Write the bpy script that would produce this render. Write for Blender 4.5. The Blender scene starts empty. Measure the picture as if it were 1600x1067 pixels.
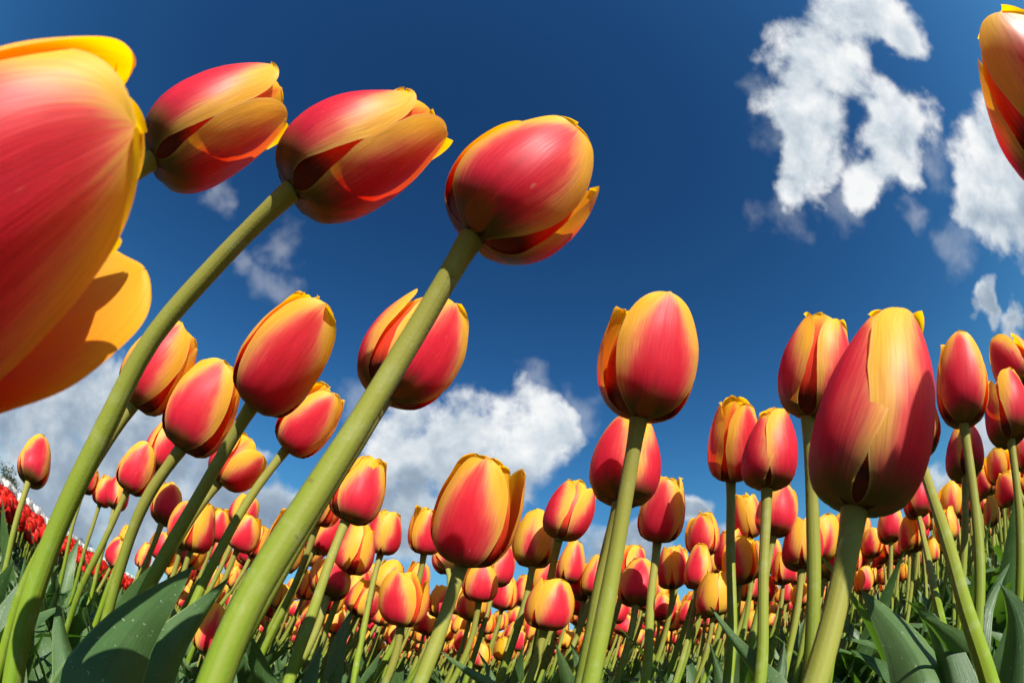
import bpy, math, random
import numpy as np
from mathutils import Vector, Matrix

random.seed(7)
rng = np.random.default_rng(7)
scene = bpy.context.scene
COL = scene.collection
R = math.radians

# ------------------------------------------------------------------ camera
CAM_H = 0.30                 # lens height above the soil
PITCH = R(40.5)              # looking up
LENS, SENSOR = 8.0, 17.3     # 8 mm fisheye
cam = bpy.data.cameras.new('camera')
cam.type = 'PANO'
cam.panorama_type = 'FISHEYE_EQUISOLID'
cam.fisheye_lens = LENS
cam.fisheye_fov = math.pi
cam.lens = LENS
cam.sensor_fit = 'HORIZONTAL'
cam.sensor_width = SENSOR
cam.clip_start, cam.clip_end = 0.005, 5000
cam.dof.use_dof = True
cam.dof.focus_distance = 0.36
cam.dof.aperture_fstop = 11.0
cam_o = bpy.data.objects.new('camera', cam)
COL.objects.link(cam_o)
cam_o.location = (0, 0, CAM_H)
cam_o.rotation_euler = (math.pi / 2 + PITCH, 0, 0)
scene.camera = cam_o
CAM = np.array([0, 0, CAM_H])

# ------------------------------------------------------------------ light
SUN_AZ, SUN_EL = R(160), R(31)        # clockwise from the viewing direction (+Y)
SUN_DIR = Vector((math.sin(SUN_AZ) * math.cos(SUN_EL), math.cos(SUN_AZ) * math.cos(SUN_EL), math.sin(SUN_EL)))
sun = bpy.data.lights.new('sun', 'SUN')
sun.energy = 5.0
sun.angle = R(0.53)
sun.color = (1.0, 0.95, 0.87)
sun_o = bpy.data.objects.new('sun', sun)
COL.objects.link(sun_o)
sun_o.rotation_euler = SUN_DIR.to_track_quat('Z', 'Y').to_euler()
sun_o.location = (3, -3, 6)
scene.view_settings.view_transform = 'Standard'
scene.view_settings.look = 'None'
scene.view_settings.exposure = 0.88
scene.view_settings.gamma = 1.0
scene.view_settings.use_curve_mapping = False
scene.cycles.max_bounces = 6
scene.cycles.diffuse_bounces = 4
scene.cycles.transmission_bounces = 5
scene.cycles.use_adaptive_sampling = True
scene.cycles.adaptive_threshold = 0.02
scene.cycles.use_denoising = True
scene.cycles.denoising_prefilter = 'FAST'


def ray(px, py):
    """direction of the photograph's pixel (1600 x 1067) in the world"""
    X = (px - 800) / 1600 * SENSOR
    Y = (533.5 - py) / 1600 * SENSOR
    r = math.hypot(X, Y) + 1e-9
    th = 2 * math.asin(min(0.999, r / (2 * LENS)))
    cx, cy, cz = math.sin(th) * X / r, math.sin(th) * Y / r, math.cos(th)
    ca, sa = math.cos(PITCH), math.sin(PITCH)
    return np.array([cx, cz * ca - cy * sa, cz * sa + cy * ca])


def pixel(p):
    d = np.asarray(p, float) - CAM
    d = d / np.linalg.norm(d)
    ca, sa = math.cos(PITCH), math.sin(PITCH)
    cx, cz, cy = d[0], d[1] * ca + d[2] * sa, -d[1] * sa + d[2] * ca
    th = math.acos(max(-1, min(1, cz)))
    r = 2 * LENS * math.sin(th / 2)
    n = math.hypot(cx, cy) + 1e-9
    return 800 + r * cx / n / SENSOR * 1600, 533.5 - r * cy / n / SENSOR * 1600


def ang(a, b):
    return math.acos(max(-1, min(1, float(np.dot(a, b)))))


# ------------------------------------------------------------------ node helpers
class NT:
    def __init__(self, tree):
        self.t = tree
        self.n = tree.nodes
        self.l = tree.links

    def new(self, typ, **kw):
        n = self.n.new(typ)
        for k, v in kw.items():
            setattr(n, k, v)
        return n

    def put(self, sock, v):
        if isinstance(v, bpy.types.NodeSocket):
            self.l.new(v, sock)
        else:
            sock.default_value = v

    def math(self, op, a, b=None, c=None, clamp=False):
        n = self.new('ShaderNodeMath', operation=op, use_clamp=clamp)
        self.put(n.inputs[0], a)
        if b is not None:
            self.put(n.inputs[1], b)
        if c is not None:
            self.put(n.inputs[2], c)
        return n.outputs[0]

    def vmath(self, op, a, b=None, out=0, scale=None):
        n = self.new('ShaderNodeVectorMath', operation=op)
        self.put(n.inputs[0], a)
        if b is not None:
            self.put(n.inputs[1], b)
        if scale is not None:
            self.put(n.inputs['Scale'], scale)
        return n.outputs['Value'] if out else n.outputs[0]

    def smooth(self, v, a, b, lo=0.0, hi=1.0, typ='SMOOTHSTEP'):
        n = self.new('ShaderNodeMapRange', interpolation_type=typ)
        self.put(n.inputs['Value'], v)
        n.inputs['From Min'].default_value = a
        n.inputs['From Max'].default_value = b
        n.inputs['To Min'].default_value = lo
        n.inputs['To Max'].default_value = hi
        return n.outputs[0]

    def mix(self, f, a, b, blend='MIX'):
        n = self.new('ShaderNodeMix', data_type='RGBA', blend_type=blend)
        self.put(n.inputs[0], f)
        self.put(n.inputs[6], a if isinstance(a, bpy.types.NodeSocket) else (*a, 1))
        self.put(n.inputs[7], b if isinstance(b, bpy.types.NodeSocket) else (*b, 1))
        return n.outputs[2]

    def ramp(self, f, stops):
        n = self.new('ShaderNodeValToRGB')
        e = n.color_ramp.elements
        while len(e) < len(stops):
            e.new(0.5)
        for i, (p, c) in enumerate(stops):
            e[i].position = p
            e[i].color = (*c, 1)
        self.put(n.inputs[0], f)
        return n.outputs[0]

    def noise(self, vec, scale, detail=2.0, rough=0.5, dist=0.0):
        n = self.new('ShaderNodeTexNoise')
        if vec is not None:
            self.put(n.inputs['Vector'], vec)
        n.inputs['Scale'].default_value = scale
        n.inputs['Detail'].default_value = detail
        n.inputs['Roughness'].default_value = rough
        n.inputs['Distortion'].default_value = dist
        return n.outputs[0]

    def comb(self, x, y, z):
        n = self.new('ShaderNodeCombineXYZ')
        self.put(n.inputs[0], x)
        self.put(n.inputs[1], y)
        self.put(n.inputs[2], z)
        return n.outputs[0]


# ------------------------------------------------------------------ world: sky and cumulus clouds
world = bpy.data.worlds.new('World')
scene.world = world
world.use_nodes = True
w = NT(world.node_tree)
w.n.clear()
sky = w.new('ShaderNodeTexSky', sky_type='NISHITA')
sky.sun_disc = False
sky.sun_elevation = SUN_EL
sky.sun_rotation = SUN_AZ
sky.altitude = 0
sky.air_density = 1.0
sky.dust_density = 0.9
sky.ozone_density = 2.5
# the photograph's sky is deep (clear, polarised spring air)
skyc = w.new('ShaderNodeHueSaturation')
skyc.inputs['Saturation'].default_value = 1.0
skyc.inputs['Value'].default_value = 0.50
w.put(skyc.inputs['Color'], sky.outputs[0])
gam = w.new('ShaderNodeGamma')
gam.inputs[1].default_value = 1.85
w.put(gam.inputs[0], skyc.outputs[0])
SKYC = w.mix(1.0, gam.outputs[0], (0.76, 1.50, 1.52), 'MULTIPLY')
# the horizon stays pale blue instead of burning out
SKYC = w.vmath('DIVIDE', SKYC, w.vmath('ADD', w.vmath('DIVIDE', SKYC, (3.4, 6.2, 8.8)), (1.0, 1.0, 1.0)))
tc = w.new('ShaderNodeTexCoord')
D = w.vmath('NORMALIZE', tc.outputs['Generated'])
# cloud lobes: (x, y, radius) as seen in the photograph, turned into directions of the sky
LOBES = [(1345, 20, 80), (1285, 105, 98), (1255, 190, 80), (1262, 250, 62), (1252, 292, 58), (1395, 45, 45),
         (1402, 190, 72), (1385, 250, 58), (1352, 275, 62),
         (1560, 250, 92), (1590, 315, 90), (1535, 315, 70), (1600, 200, 60),
         (1543, 490, 30), (1588, 505, 30),
         (735, 690, 95), (815, 690, 95), (868, 690, 62), (640, 715, 90), (740, 775, 95), (620, 810, 95), (860, 655, 40),
         (125, 610, 100), (40, 670, 90), (165, 570, 60), (140, 720, 110), (250, 700, 90), (90, 800, 100), (220, 810, 110),
         (330, 800, 100), (430, 820, 85), (350, 700, 50),
         (1072, 800, 38), (1015, 850, 55), (930, 885, 55), (1130, 875, 55), (1540, 690, 60), (1475, 775, 60), (1300, 880, 50)]
WISPS = [(440, 385, 46), (420, 445, 44), (352, 302, 34), (372, 420, 34), (1192, 142, 30), (1430, 345, 30), (830, 612, 40), (1236, 328, 55), (1325, 318, 52), (1198, 215, 42), (1458, 250, 44), (1490, 380, 50), (905, 640, 44), (590, 640, 60)]
# the lobes are warped by slow noise so that no cloud keeps a round outline
wn = w.new('ShaderNodeTexNoise')
wn.inputs['Scale'].default_value = 9.0
wn.inputs['Detail'].default_value = 3.0
w.put(wn.inputs['Vector'], D)
DW = w.vmath('ADD', D, w.vmath('SCALE', w.vmath('SUBTRACT', wn.outputs['Color'], (0.5, 0.5, 0.5)), scale=0.17))
n1 = w.noise(D, 10.0, 8.0, 0.58, 0.15)
n2 = w.noise(w.vmath('ADD', D, (3.7, 1.2, 5.5)), 3.2, 4.0, 0.55)


def lobe_field(lobes, k):
    acc = None
    for (x, y, r) in lobes:
        c = ray(x, y)
        rr = ang(c, ray(x + r, y)) * 0.5 + ang(c, ray(x, y + r)) * 0.5
        # chord length of two unit vectors stands for the angle
        d = w.vmath('DISTANCE', DW, tuple(float(q) for q in c), out=1)
        f = w.math('MULTIPLY_ADD', d, -1.0 / rr, 1.0)
        acc = f if acc is None else w.math('SMOOTH_MAX', acc, f, k)
    return acc


big = lobe_field(LOBES, 0.3)
wis = lobe_field(WISPS, 0.15)
nb = w.math('SUBTRACT', n1, 0.5)
sepd = w.new('ShaderNodeSeparateXYZ')
w.put(sepd.inputs[0], D)
el = sepd.outputs[2]
# a bank of cumulus all round the horizon
bank = w.math('ADD', w.smooth(el, 0.26, 0.0, -0.9, 0.22, 'LINEAR'), w.math('MULTIPLY', w.math('SUBTRACT', n2, 0.5), 1.8))
allf = w.math('MAXIMUM', big, w.math('MINIMUM', bank, 0.5))
dens = w.math('MULTIPLY_ADD', nb, 1.9, w.math('MINIMUM', w.math('MULTIPLY', allf, 1.5), 0.80))
alpha = w.smooth(dens, 0.0, 0.72, 0.0, 0.98)
wd = w.math('MULTIPLY_ADD', nb, 2.0, wis)
walpha = w.smooth(wd, -0.05, 1.0, 0.0, 0.24)
alpha = w.math('MAXIMUM', alpha, walpha)
# self shadow: compare the cloud's billows with those a little nearer the sun
toward = w.vmath('ADD', D, tuple(0.045 * q for q in SUN_DIR))
n1s = w.noise(toward, 10.0, 4.0, 0.55, 0.15)
lit = w.math('SUBTRACT', n1, n1s)
thick = w.smooth(dens, 0.35, 1.05)
low = w.smooth(el, 0.62, 0.25)
shade = w.math('MULTIPLY_ADD', lit, 1.3, 0.98)
shade = w.math('ADD', shade, w.math('MULTIPLY_ADD', n2, 0.9, -0.52))
shade = w.math('SUBTRACT', shade, w.math('MULTIPLY', thick, w.math('MULTIPLY_ADD', low, 0.26, 0.06)))
shade = w.math('SUBTRACT', shade, w.math('MULTIPLY', low, 0.30), clamp=True)
ccol = w.ramp(shade, [(0.0, (1.5, 2.0, 2.7)), (0.35, (2.4, 3.0, 3.7)), (0.7, (4.6, 5.1, 5.5)), (1.0, (6.7, 6.8, 6.8))])
fin = w.mix(alpha, SKYC, ccol)
bg = w.new('ShaderNodeBackground')
bg.inputs['Strength'].default_value = 0.077
w.put(bg.inputs['Color'], fin)
out = w.new('ShaderNodeOutputWorld')
w.l.new(bg.outputs[0], out.inputs[0])
world.cycles.sampling_method = 'MANUAL'
world.cycles.sample_map_resolution = 512


# ------------------------------------------------------------------ materials
def new_mat(name):
    m = bpy.data.materials.new(name)
    m.use_nodes = True
    t = NT(m.node_tree)
    t.n.clear()
    o = t.new('ShaderNodeOutputMaterial')
    return m, t, o


def petal_material(name, outer, inner, base_out, base_in, flame=True, mass=False, base_rng=(0.30, 0.13)):
    m, t, o = new_mat(name)
    uv = t.new('ShaderNodeUVMap').outputs[0]
    s = t.new('ShaderNodeSeparateXYZ')
    t.put(s.inputs[0], uv)
    u, v = s.outputs[0], s.outputs[1]
    info = t.new('ShaderNodeObjectInfo')
    if mass:
        geo = t.new('ShaderNodeNewGeometry')
        rn = t.noise(geo.outputs['Position'], 9.0, 1.0)
        sc = t.new('ShaderNodeSeparateColor')
        nz = t.new('ShaderNodeTexNoise')
        nz.inputs['Scale'].default_value = 9.0
        t.put(nz.inputs['Vector'], geo.outputs['Position'])
        t.put(sc.inputs[0], nz.outputs['Color'])
        ra, rb, rc = sc.outputs[0], sc.outputs[1], sc.outputs[2]
    else:
        sc = t.new('ShaderNodeSeparateColor')
        t.put(sc.inputs[0], info.outputs['Color'])
        ra, rb, rc = sc.outputs[0], sc.outputs[1], sc.outputs[2]
    U = t.math('ABSOLUTE', t.math('MULTIPLY_ADD', u, 2.0, -1.0))
    seed = t.math('MULTIPLY', t.math('ADD', ra, info.outputs['Random']), 13.0)
    streak = t.noise(t.comb(t.math('MULTIPLY', u, 26.0), t.math('MULTIPLY', v, 1.6), seed), 1.0, 3.0, 0.6)
    fine = t.noise(t.comb(t.math('MULTIPLY', u, 110.0), t.math('MULTIPLY', v, 5.0), seed), 1.0, 2.0, 0.6)
    blot = t.noise(t.comb(t.math('MULTIPLY', u, 3.0), t.math('MULTIPLY', v, 3.0), seed), 1.0, 2.0, 0.5)
    v2 = t.math('POWER', v, 1.5)
    off = t.math('MULTIPLY_ADD', rb, 0.9, -0.64 if mass else -0.50)
    wv = t.math('ADD', t.math('MULTIPLY_ADD', v2, -0.82, 0.92), off)
    q = t.math('SUBTRACT', U, wv)
    q = t.math('ADD', q, t.math('MULTIPLY_ADD', streak, 0.22, -0.11))
    q = t.math('ADD', q, t.math('MULTIPLY_ADD', blot, 0.5, -0.25))
    q = t.math('ADD', q, t.math('MULTIPLY_ADD', fine, 0.12, -0.06))
    mk = t.smooth(q, 0.40, -0.44)
    mk = t.math('MULTIPLY', mk, t.smooth(t.math('MULTIPLY_ADD', streak, 0.16, v), 0.92, 1.12, 1.0, 0.35))
    col = t.ramp(mk, outer)
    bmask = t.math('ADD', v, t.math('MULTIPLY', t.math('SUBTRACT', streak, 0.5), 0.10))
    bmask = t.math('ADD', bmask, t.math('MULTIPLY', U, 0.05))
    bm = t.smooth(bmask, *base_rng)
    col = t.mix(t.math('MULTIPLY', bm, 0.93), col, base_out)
    # raised veins, a paler papery rim
    vn = t.smooth(fine, 0.30, 0.70, 0.86, 1.10)
    col = t.mix(1.0, col, t.comb(vn, vn, vn), 'MULTIPLY')
    col = t.mix(t.smooth(U, 0.93, 1.0, 0, 0.45), col, (0.93, 0.66, 0.22))
    # pale scuffs
    vor = t.noise(t.comb(t.math('MULTIPLY', u, 30.0), t.math('MULTIPLY', v, 9.0), seed), 1.0, 1.0, 0.4)
    col = t.mix(t.smooth(vor, 0.76, 0.82, 0, 0.35), col, (0.85, 0.55, 0.30))
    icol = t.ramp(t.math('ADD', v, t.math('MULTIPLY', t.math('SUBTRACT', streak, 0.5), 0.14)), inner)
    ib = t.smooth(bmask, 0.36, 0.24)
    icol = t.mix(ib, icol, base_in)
    geo2 = t.new('ShaderNodeNewGeometry')
    bf = geo2.outputs['Backfacing']
    surf = t.mix(bf, col, icol)
    hs = t.new('ShaderNodeHueSaturation')
    t.put(hs.inputs['Color'], surf)
    t.put(hs.inputs['Value'], t.math('MULTIPLY_ADD', rc, 0.3, 0.85))
    surf = hs.outputs[0]
    # light that comes through the tissue is filtered by both faces
    tr = t.mix(0.5, col, icol)
    hs2 = t.new('ShaderNodeHueSaturation')
    hs2.inputs['Saturation'].default_value = 1.12
    hs2.inputs['Value'].default_value = 1.0
    t.put(hs2.inputs['Color'], tr)
    p = t.new('ShaderNodeBsdfPrincipled')
    t.put(p.inputs['Base Color'], surf)
    t.put(p.inputs['Roughness'], t.math('MULTIPLY_ADD', fine, 0.2, 0.36))
    p.inputs['Specular IOR Level'].default_value = 0.30
    bump = t.new('ShaderNodeBump')
    bump.inputs['Strength'].default_value = 0.2
    bump.inputs['Distance'].default_value = 0.0006
    t.put(bump.inputs['Height'], t.math('ADD', t.math('MULTIPLY', streak, 1.2), t.math('MULTIPLY', fine, 0.5)))
    t.l.new(bump.outputs[0], p.inputs['Normal'])
    tl = t.new('ShaderNodeBsdfTranslucent')
    t.put(tl.inputs['Color'], hs2.outputs[0])
    mx = t.new('ShaderNodeMixShader')
    mx.inputs[0].default_value = 0.57
    t.l.new(p.outputs[0], mx.inputs[1])
    t.l.new(tl.outputs[0], mx.inputs[2])
    t.l.new(mx.outputs[0], o.inputs[0])
    return m


OUT = [(0.0, (0.94, 0.62, 0.055)), (0.24, (0.93, 0.54, 0.11)), (0.48, (0.91, 0.33, 0.13)), (0.72, (0.85, 0.110, 0.100)), (1.0, (0.76, 0.028, 0.062))]
OUT_IN = [(0.0, (0.94, 0.60, 0.03)), (0.35, (0.93, 0.40, 0.04)), (0.7, (0.90, 0.17, 0.035)), (1.0, (0.85, 0.07, 0.03))]
INN = [(0.0, (0.55, 0.02, 0.006)), (0.35, (0.78, 0.07, 0.008)), (0.7, (0.86, 0.26, 0.012)), (1.0, (0.90, 0.52, 0.02))]
MAT = {}
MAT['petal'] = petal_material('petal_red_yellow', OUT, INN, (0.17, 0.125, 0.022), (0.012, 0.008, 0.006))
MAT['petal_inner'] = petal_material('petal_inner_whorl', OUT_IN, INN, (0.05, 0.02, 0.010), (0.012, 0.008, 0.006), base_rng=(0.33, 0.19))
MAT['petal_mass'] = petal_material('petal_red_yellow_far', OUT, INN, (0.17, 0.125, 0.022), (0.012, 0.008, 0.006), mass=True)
YEL = [(0.0, (0.86, 0.58, 0.03)), (0.5, (0.85, 0.48, 0.05)), (1.0, (0.80, 0.28, 0.09))]
MAT['petal_yellow'] = petal_material('petal_yellow', YEL, INN, (0.16, 0.12, 0.02), (0.012, 0.008, 0.006))
REDR = [(0.0, (0.80, 0.022, 0.012)), (0.5, (0.76, 0.014, 0.010)), (1.0, (0.62, 0.007, 0.010))]
MAT['petal_red'] = petal_material('petal_scarlet', REDR, [(0, (0.4, 0.01, 0.005)), (1.0, (0.66, 0.02, 0.01))], (0.35, 0.02, 0.01), (0.02, 0.01, 0.006), mass=True)
WHT = [(0.0, (0.80, 0.80, 0.74)), (1.0, (0.78, 0.76, 0.72))]
MAT['petal_white'] = petal_material('petal_white', WHT, WHT, (0.55, 0.60, 0.35), (0.4, 0.4, 0.2), mass=True)


def green_material(name, c_dark, c_light, trans, tfac, rough=0.45, along=None, vein=60.0, spec=0.35, bumpd=0.0006):
    m, t, o = new_mat(name)
    uv = t.new('ShaderNodeUVMap').outputs[0]
    s = t.new('ShaderNodeSeparateXYZ')
    t.put(s.inputs[0], uv)
    u, v = s.outputs[0], s.outputs[1]
    info = t.new('ShaderNodeObjectInfo')
    geo = t.new('ShaderNodeNewGeometry')
    seed = t.math('MULTIPLY', info.outputs['Random'], 17.0)
    veins = t.noise(t.comb(t.math('MULTIPLY', u, vein), t.math('MULTIPLY', v, 1.5), seed), 1.0, 2.0, 0.6)
    pat = t.noise(geo.outputs['Position'], 45.0, 4.0, 0.6)
    big_n = t.noise(geo.outputs['Position'], 3.0, 2.0, 0.5)
    spk = t.noise(geo.outputs['Position'], 900.0, 2.0, 0.6)
    f = t.math('ADD', t.math('MULTIPLY', pat, 0.40), t.math('MULTIPLY', veins, 0.60))
    f = t.math('ADD', t.math('MULTIPLY', f, 0.7), t.math('MULTIPLY', big_n, 0.3))
    f = t.math('ADD', f, t.math('MULTIPLY_ADD', info.outputs['Random'], 0.24, -0.12))
    f = t.smooth(f, 0.32, 0.68)
    col = t.mix(f, c_dark, c_light)
    if along is not None:
        lo, hi, vmid = along
        col = t.mix(t.smooth(v, vmid, 1.0), col, hi)
        col = t.mix(t.smooth(v, vmid, 0.0, 0.0, 0.7), col, lo)
        col = t.mix(t.smooth(veins, 0.35, 0.75, 0, 0.25), col, (0.20, 0.13, 0.05))
        col = t.mix(t.smooth(t.noise(geo.outputs['Position'], 70.0, 5.0, 0.7), 0.50, 0.72, 0, 0.40), col, (0.25, 0.28, 0.13))
        col = t.mix(t.smooth(t.noise(geo.outputs['Position'], 160.0, 3.0, 0.6), 0.68, 0.74, 0, 0.5), col, (0.10, 0.085, 0.02))
    else:
        # pale margin, darker keel, dew and dust specks
        U = t.math('ABSOLUTE', t.math('MULTIPLY_ADD', u, 2.0, -1.0))
        col = t.mix(t.smooth(U, 0.92, 0.99, 0, 0.55), col, (0.20, 0.27, 0.09))
        col = t.mix(t.smooth(U, 0.10, 0.0, 0, 0.35), col, (0.03, 0.06, 0.02))
        dew = t.noise(geo.outputs['Position'], 420.0, 1.0, 0.5)
        col = t.mix(t.smooth(dew, 0.70, 0.76, 0, 0.5), col, (0.40, 0.45, 0.33))
    col = t.mix(t.smooth(spk, 0.60, 0.78, 0, 0.10), col, (0.36, 0.40, 0.22))
    p = t.new('ShaderNodeBsdfPrincipled')
    t.put(p.inputs['Base Color'], col)
    t.put(p.inputs['Roughness'], t.math('MULTIPLY_ADD', pat, 0.2, rough - 0.1))
    p.inputs['Specular IOR Level'].default_value = spec
    bump = t.new('ShaderNodeBump')
    bump.inputs['Strength'].default_value = 0.5
    bump.inputs['Distance'].default_value = bumpd
    t.put(bump.inputs['Height'], t.math('ADD', veins, t.math('MULTIPLY', spk, 0.35)))
    t.l.new(bump.outputs[0], p.inputs['Normal'])
    if tfac > 0:
        tl = t.new('ShaderNodeBsdfTranslucent')
        tl.inputs['Color'].default_value = (*trans, 1)
        mx = t.new('ShaderNodeMixShader')
        mx.inputs[0].default_value = tfac
        t.l.new(p.outputs[0], mx.inputs[1])
        t.l.new(tl.outputs[0], mx.inputs[2])
        t.l.new(mx.outputs[0], o.inputs[0])
    else:
        t.l.new(p.outputs[0], o.inputs[0])
    return m


MAT['stem'] = green_material('tulip_stem', (0.095, 0.165, 0.008), (0.14, 0.215, 0.012), (0.2, 0.3, 0.02), 0.0, 0.55,
                             along=((0.085, 0.18, 0.006), (0.205, 0.195, 0.038), 0.55), vein=14.0, spec=0.10)
MAT['leaf'] = green_material('tulip_leaf', (0.042, 0.095, 0.026), (0.095, 0.165, 0.055), (0.11, 0.26, 0.012), 0.28, 0.42, vein=70.0, spec=0.4)
MAT['leaf_pale'] = green_material('tulip_leaf_pale', (0.075, 0.125, 0.045), (0.125, 0.18, 0.075), (0.13, 0.24, 0.03), 0.22, 0.5, vein=40.0)
MAT['pistil'] = green_material('tulip_receptacle', (0.10, 0.13, 0.02), (0.16, 0.18, 0.04), (0, 0, 0), 0.0, 0.5)
MAT['tree_leaf'] = green_material('spring_foliage', (0.04, 0.045, 0.02), (0.075, 0.075, 0.035), (0.06, 0.08, 0.02), 0.2, 0.6)
MAT['hedge_leaf'] = green_material('dark_hedge_foliage', (0.018, 0.03, 0.016), (0.035, 0.05, 0.025), (0.03, 0.05, 0.01), 0.1, 0.6)


def plain(name, c1, c2, scale, rough=0.9):
    m, t, o = new_mat(name)
    geo = t.new('ShaderNodeNewGeometry')
    n = t.noise(geo.outputs['Position'], scale, 6.0, 0.65)
    p = t.new('ShaderNodeBsdfPrincipled')
    t.put(p.inputs['Base Color'], t.mix(t.smooth(n, 0.35, 0.65), c1, c2))
    p.inputs['Roughness'].default_value = rough
    b = t.new('ShaderNodeBump')
    b.inputs['Strength'].default_value = 0.6
    b.inputs['Distance'].default_value = 0.01
    t.put(b.inputs['Height'], n)
    t.l.new(b.outputs[0], p.inputs['Normal'])
    t.l.new(p.outputs[0], o.inputs[0])
    return m


MAT['soil'] = plain('sandy_soil', (0.06, 0.048, 0.035), (0.11, 0.09, 0.065), 30.0)
MAT['bark'] = plain('grey_bark', (0.05, 0.043, 0.035), (0.10, 0.09, 0.075), 6.0)


# ------------------------------------------------------------------ mesh helpers
def mesh_from(name, V, F, UV, mats, fmat=None, smooth=True):
    """V (n,3), F (m,k) quads or triangles, UV per vertex (n,2)"""
    V = np.asarray(V, np.float32)
    F = np.asarray(F, np.int32)
    k = F.shape[1]
    me = bpy.data.meshes.new(name)
    me.vertices.add(len(V))
    me.vertices.foreach_set('co', V.ravel())
    me.loops.add(F.size)
    me.loops.foreach_set('vertex_index', F.ravel())
    me.polygons.add(len(F))
    me.polygons.foreach_set('loop_start', np.arange(0, F.size, k, dtype=np.int32))
    me.polygons.foreach_set('loop_total', np.full(len(F), k, np.int32))
    if smooth:
        me.polygons.foreach_set('use_smooth', np.ones(len(F), bool))
    if fmat is not None:
        me.polygons.foreach_set('material_index', np.asarray(fmat, np.int32))
    if UV is not None:
        l = me.uv_layers.new(name='UVMap')
        l.data.foreach_set('uv', np.asarray(UV, np.float32)[F.ravel()].ravel())
    for mm in mats:
        me.materials.append(mm)
    me.update()
    me.validate()
    return me


def obj(name, data, parent=None):
    o = bpy.data.objects.new(name, data)
    COL.objects.link(o)
    if parent is not None:
        o.parent = parent
    return o


def tag(o, label=None, cat=None, group=None, kind=None):
    if label: o['label'] = label
    if cat: o['category'] = cat
    if group: o['group'] = group
    if kind: o['kind'] = kind
    return o


def grid_faces(nu, nv, base=0):
    i = np.arange(nv - 1)[:, None] * nu + np.arange(nu - 1)[None, :]
    i = i.ravel() + base
    return np.stack([i, i + 1, i + nu + 1, i + nu], 1)


def crom(xs, ys, x):
    """smooth monotone-ish interpolation through control points"""
    xs, ys, x = map(np.asarray, (xs, ys, x))
    m = np.gradient(ys, xs)
    k = np.clip(np.searchsorted(xs, x, 'right') - 1, 0, len(xs) - 2)
    h = xs[k + 1] - xs[k]
    t = (x - xs[k]) / h
    return ((2 * t**3 - 3 * t**2 + 1) * ys[k] + (t**3 - 2 * t**2 + t) * h * m[k] + (-2 * t**3 + 3 * t**2) * ys[k + 1] + (t**3 - t**2) * h * m[k + 1])


PV = np.array([0, .05, .13, .24, .38, .52, .68, .82, .93, 1.0])
PR = np.array([.045, .150, .255, .325, .360, .355, .318, .255, .195, .150])
PZ = np.array([0, .010, .055, .150, .295, .450, .635, .805, .930, 1.0])
SV = np.array([0, .08, .18, .32, .47, .62, .76, .87, .95, 1.0])
SW = np.array([.065, .145, .245, .335, .382, .380, .335, .255, .158, .006])


def petal_grid(nu, nv, inner, rot, op=0.0, flop=0.0, wid=1.0, tip=1.0, seed=0, fat=1.0, hgt=1.0):
    """one tepal, in units of the bloom's length; outer face is the front face"""
    g = np.random.default_rng(seed)
    a = np.linspace(0, 1, nv)
    v = (1 - (1 - a) ** 1.5)
    u = np.linspace(-1, 1, nu)
    vv, uu = np.meshgrid(v, u, indexing='ij')
    r = crom(PV, PR, vv) * fat
    z = crom(PV, PZ, vv) * hgt
    r = r + (op * 0.22 + flop) * np.clip(vv - 0.12, 0, 1) ** 1.35 - (0.040 if inner else 0.0) * np.clip(vv * 4, 0, 1)
    z = z - (op * 0.05 + abs(flop) * 0.18) * vv ** 2
    s = crom(SV, SW, vv)
    # rounded tip
    s = np.where(vv > .87, .255 * np.sqrt(np.clip(1 - vv, 0, 1) / .13) * .985 + .004, s)
    s = s * wid * (0.94 if inner else 1.0) * fat
    # pointed or blunt tip, uneven margins
    s = s * (1 + 0.016 * np.sin(vv * 8 + g.uniform(0, 6)) * np.sign(uu) + 0.006 * np.sin(vv * 23 + g.uniform(0, 6) + uu) + 0.003 * np.sin(vv * 51 + g.uniform(0, 6) + 2 * uu))
    rc = np.maximum(r * 1.02, 0.20 * fat)
    th = s * uu / rc
    x = r - rc + rc * np.cos(th)
    y = rc * np.sin(th)
    # margins lift a little off the cup on one side and tuck in on the other
    lift = g.uniform(-0.02, 0.05) * uu ** 3 * vv + g.uniform(-0.01, 0.035) * uu ** 2 * vv ** 2
    mid = -0.012 * np.exp(-(uu / 0.12) ** 2) * vv * (1 - vv) * 4 * 0.6
    wob = 0.007 * np.sin(vv * 7 + g.uniform(0, 6)) * np.sin(uu * 3.2 + g.uniform(0, 6)) + 0.003 * uu ** 4 * np.sin(vv * 21 + g.uniform(0, 6))
    x = x + lift + mid + wob
    # tip: small notch / beak, and ragged crest
    z = z + 0.012 * tip * np.exp(-(uu / 0.35) ** 2) * vv ** 6 + 0.012 * np.sin(uu * 5 + g.uniform(0, 6)) * vv ** 5 * np.abs(uu)
    x = x - 0.022 * g.uniform(-0.6, 1.0) * vv ** 5
    c, sn = math.cos(rot), math.sin(rot)
    P = np.stack([x * c - y * sn, x * sn + y * c, z], -1).reshape(-1, 3)
    UV = np.stack([(uu + 1) / 2, vv], -1).reshape(-1, 2)
    return P, grid_faces(nu, nv), UV


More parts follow.
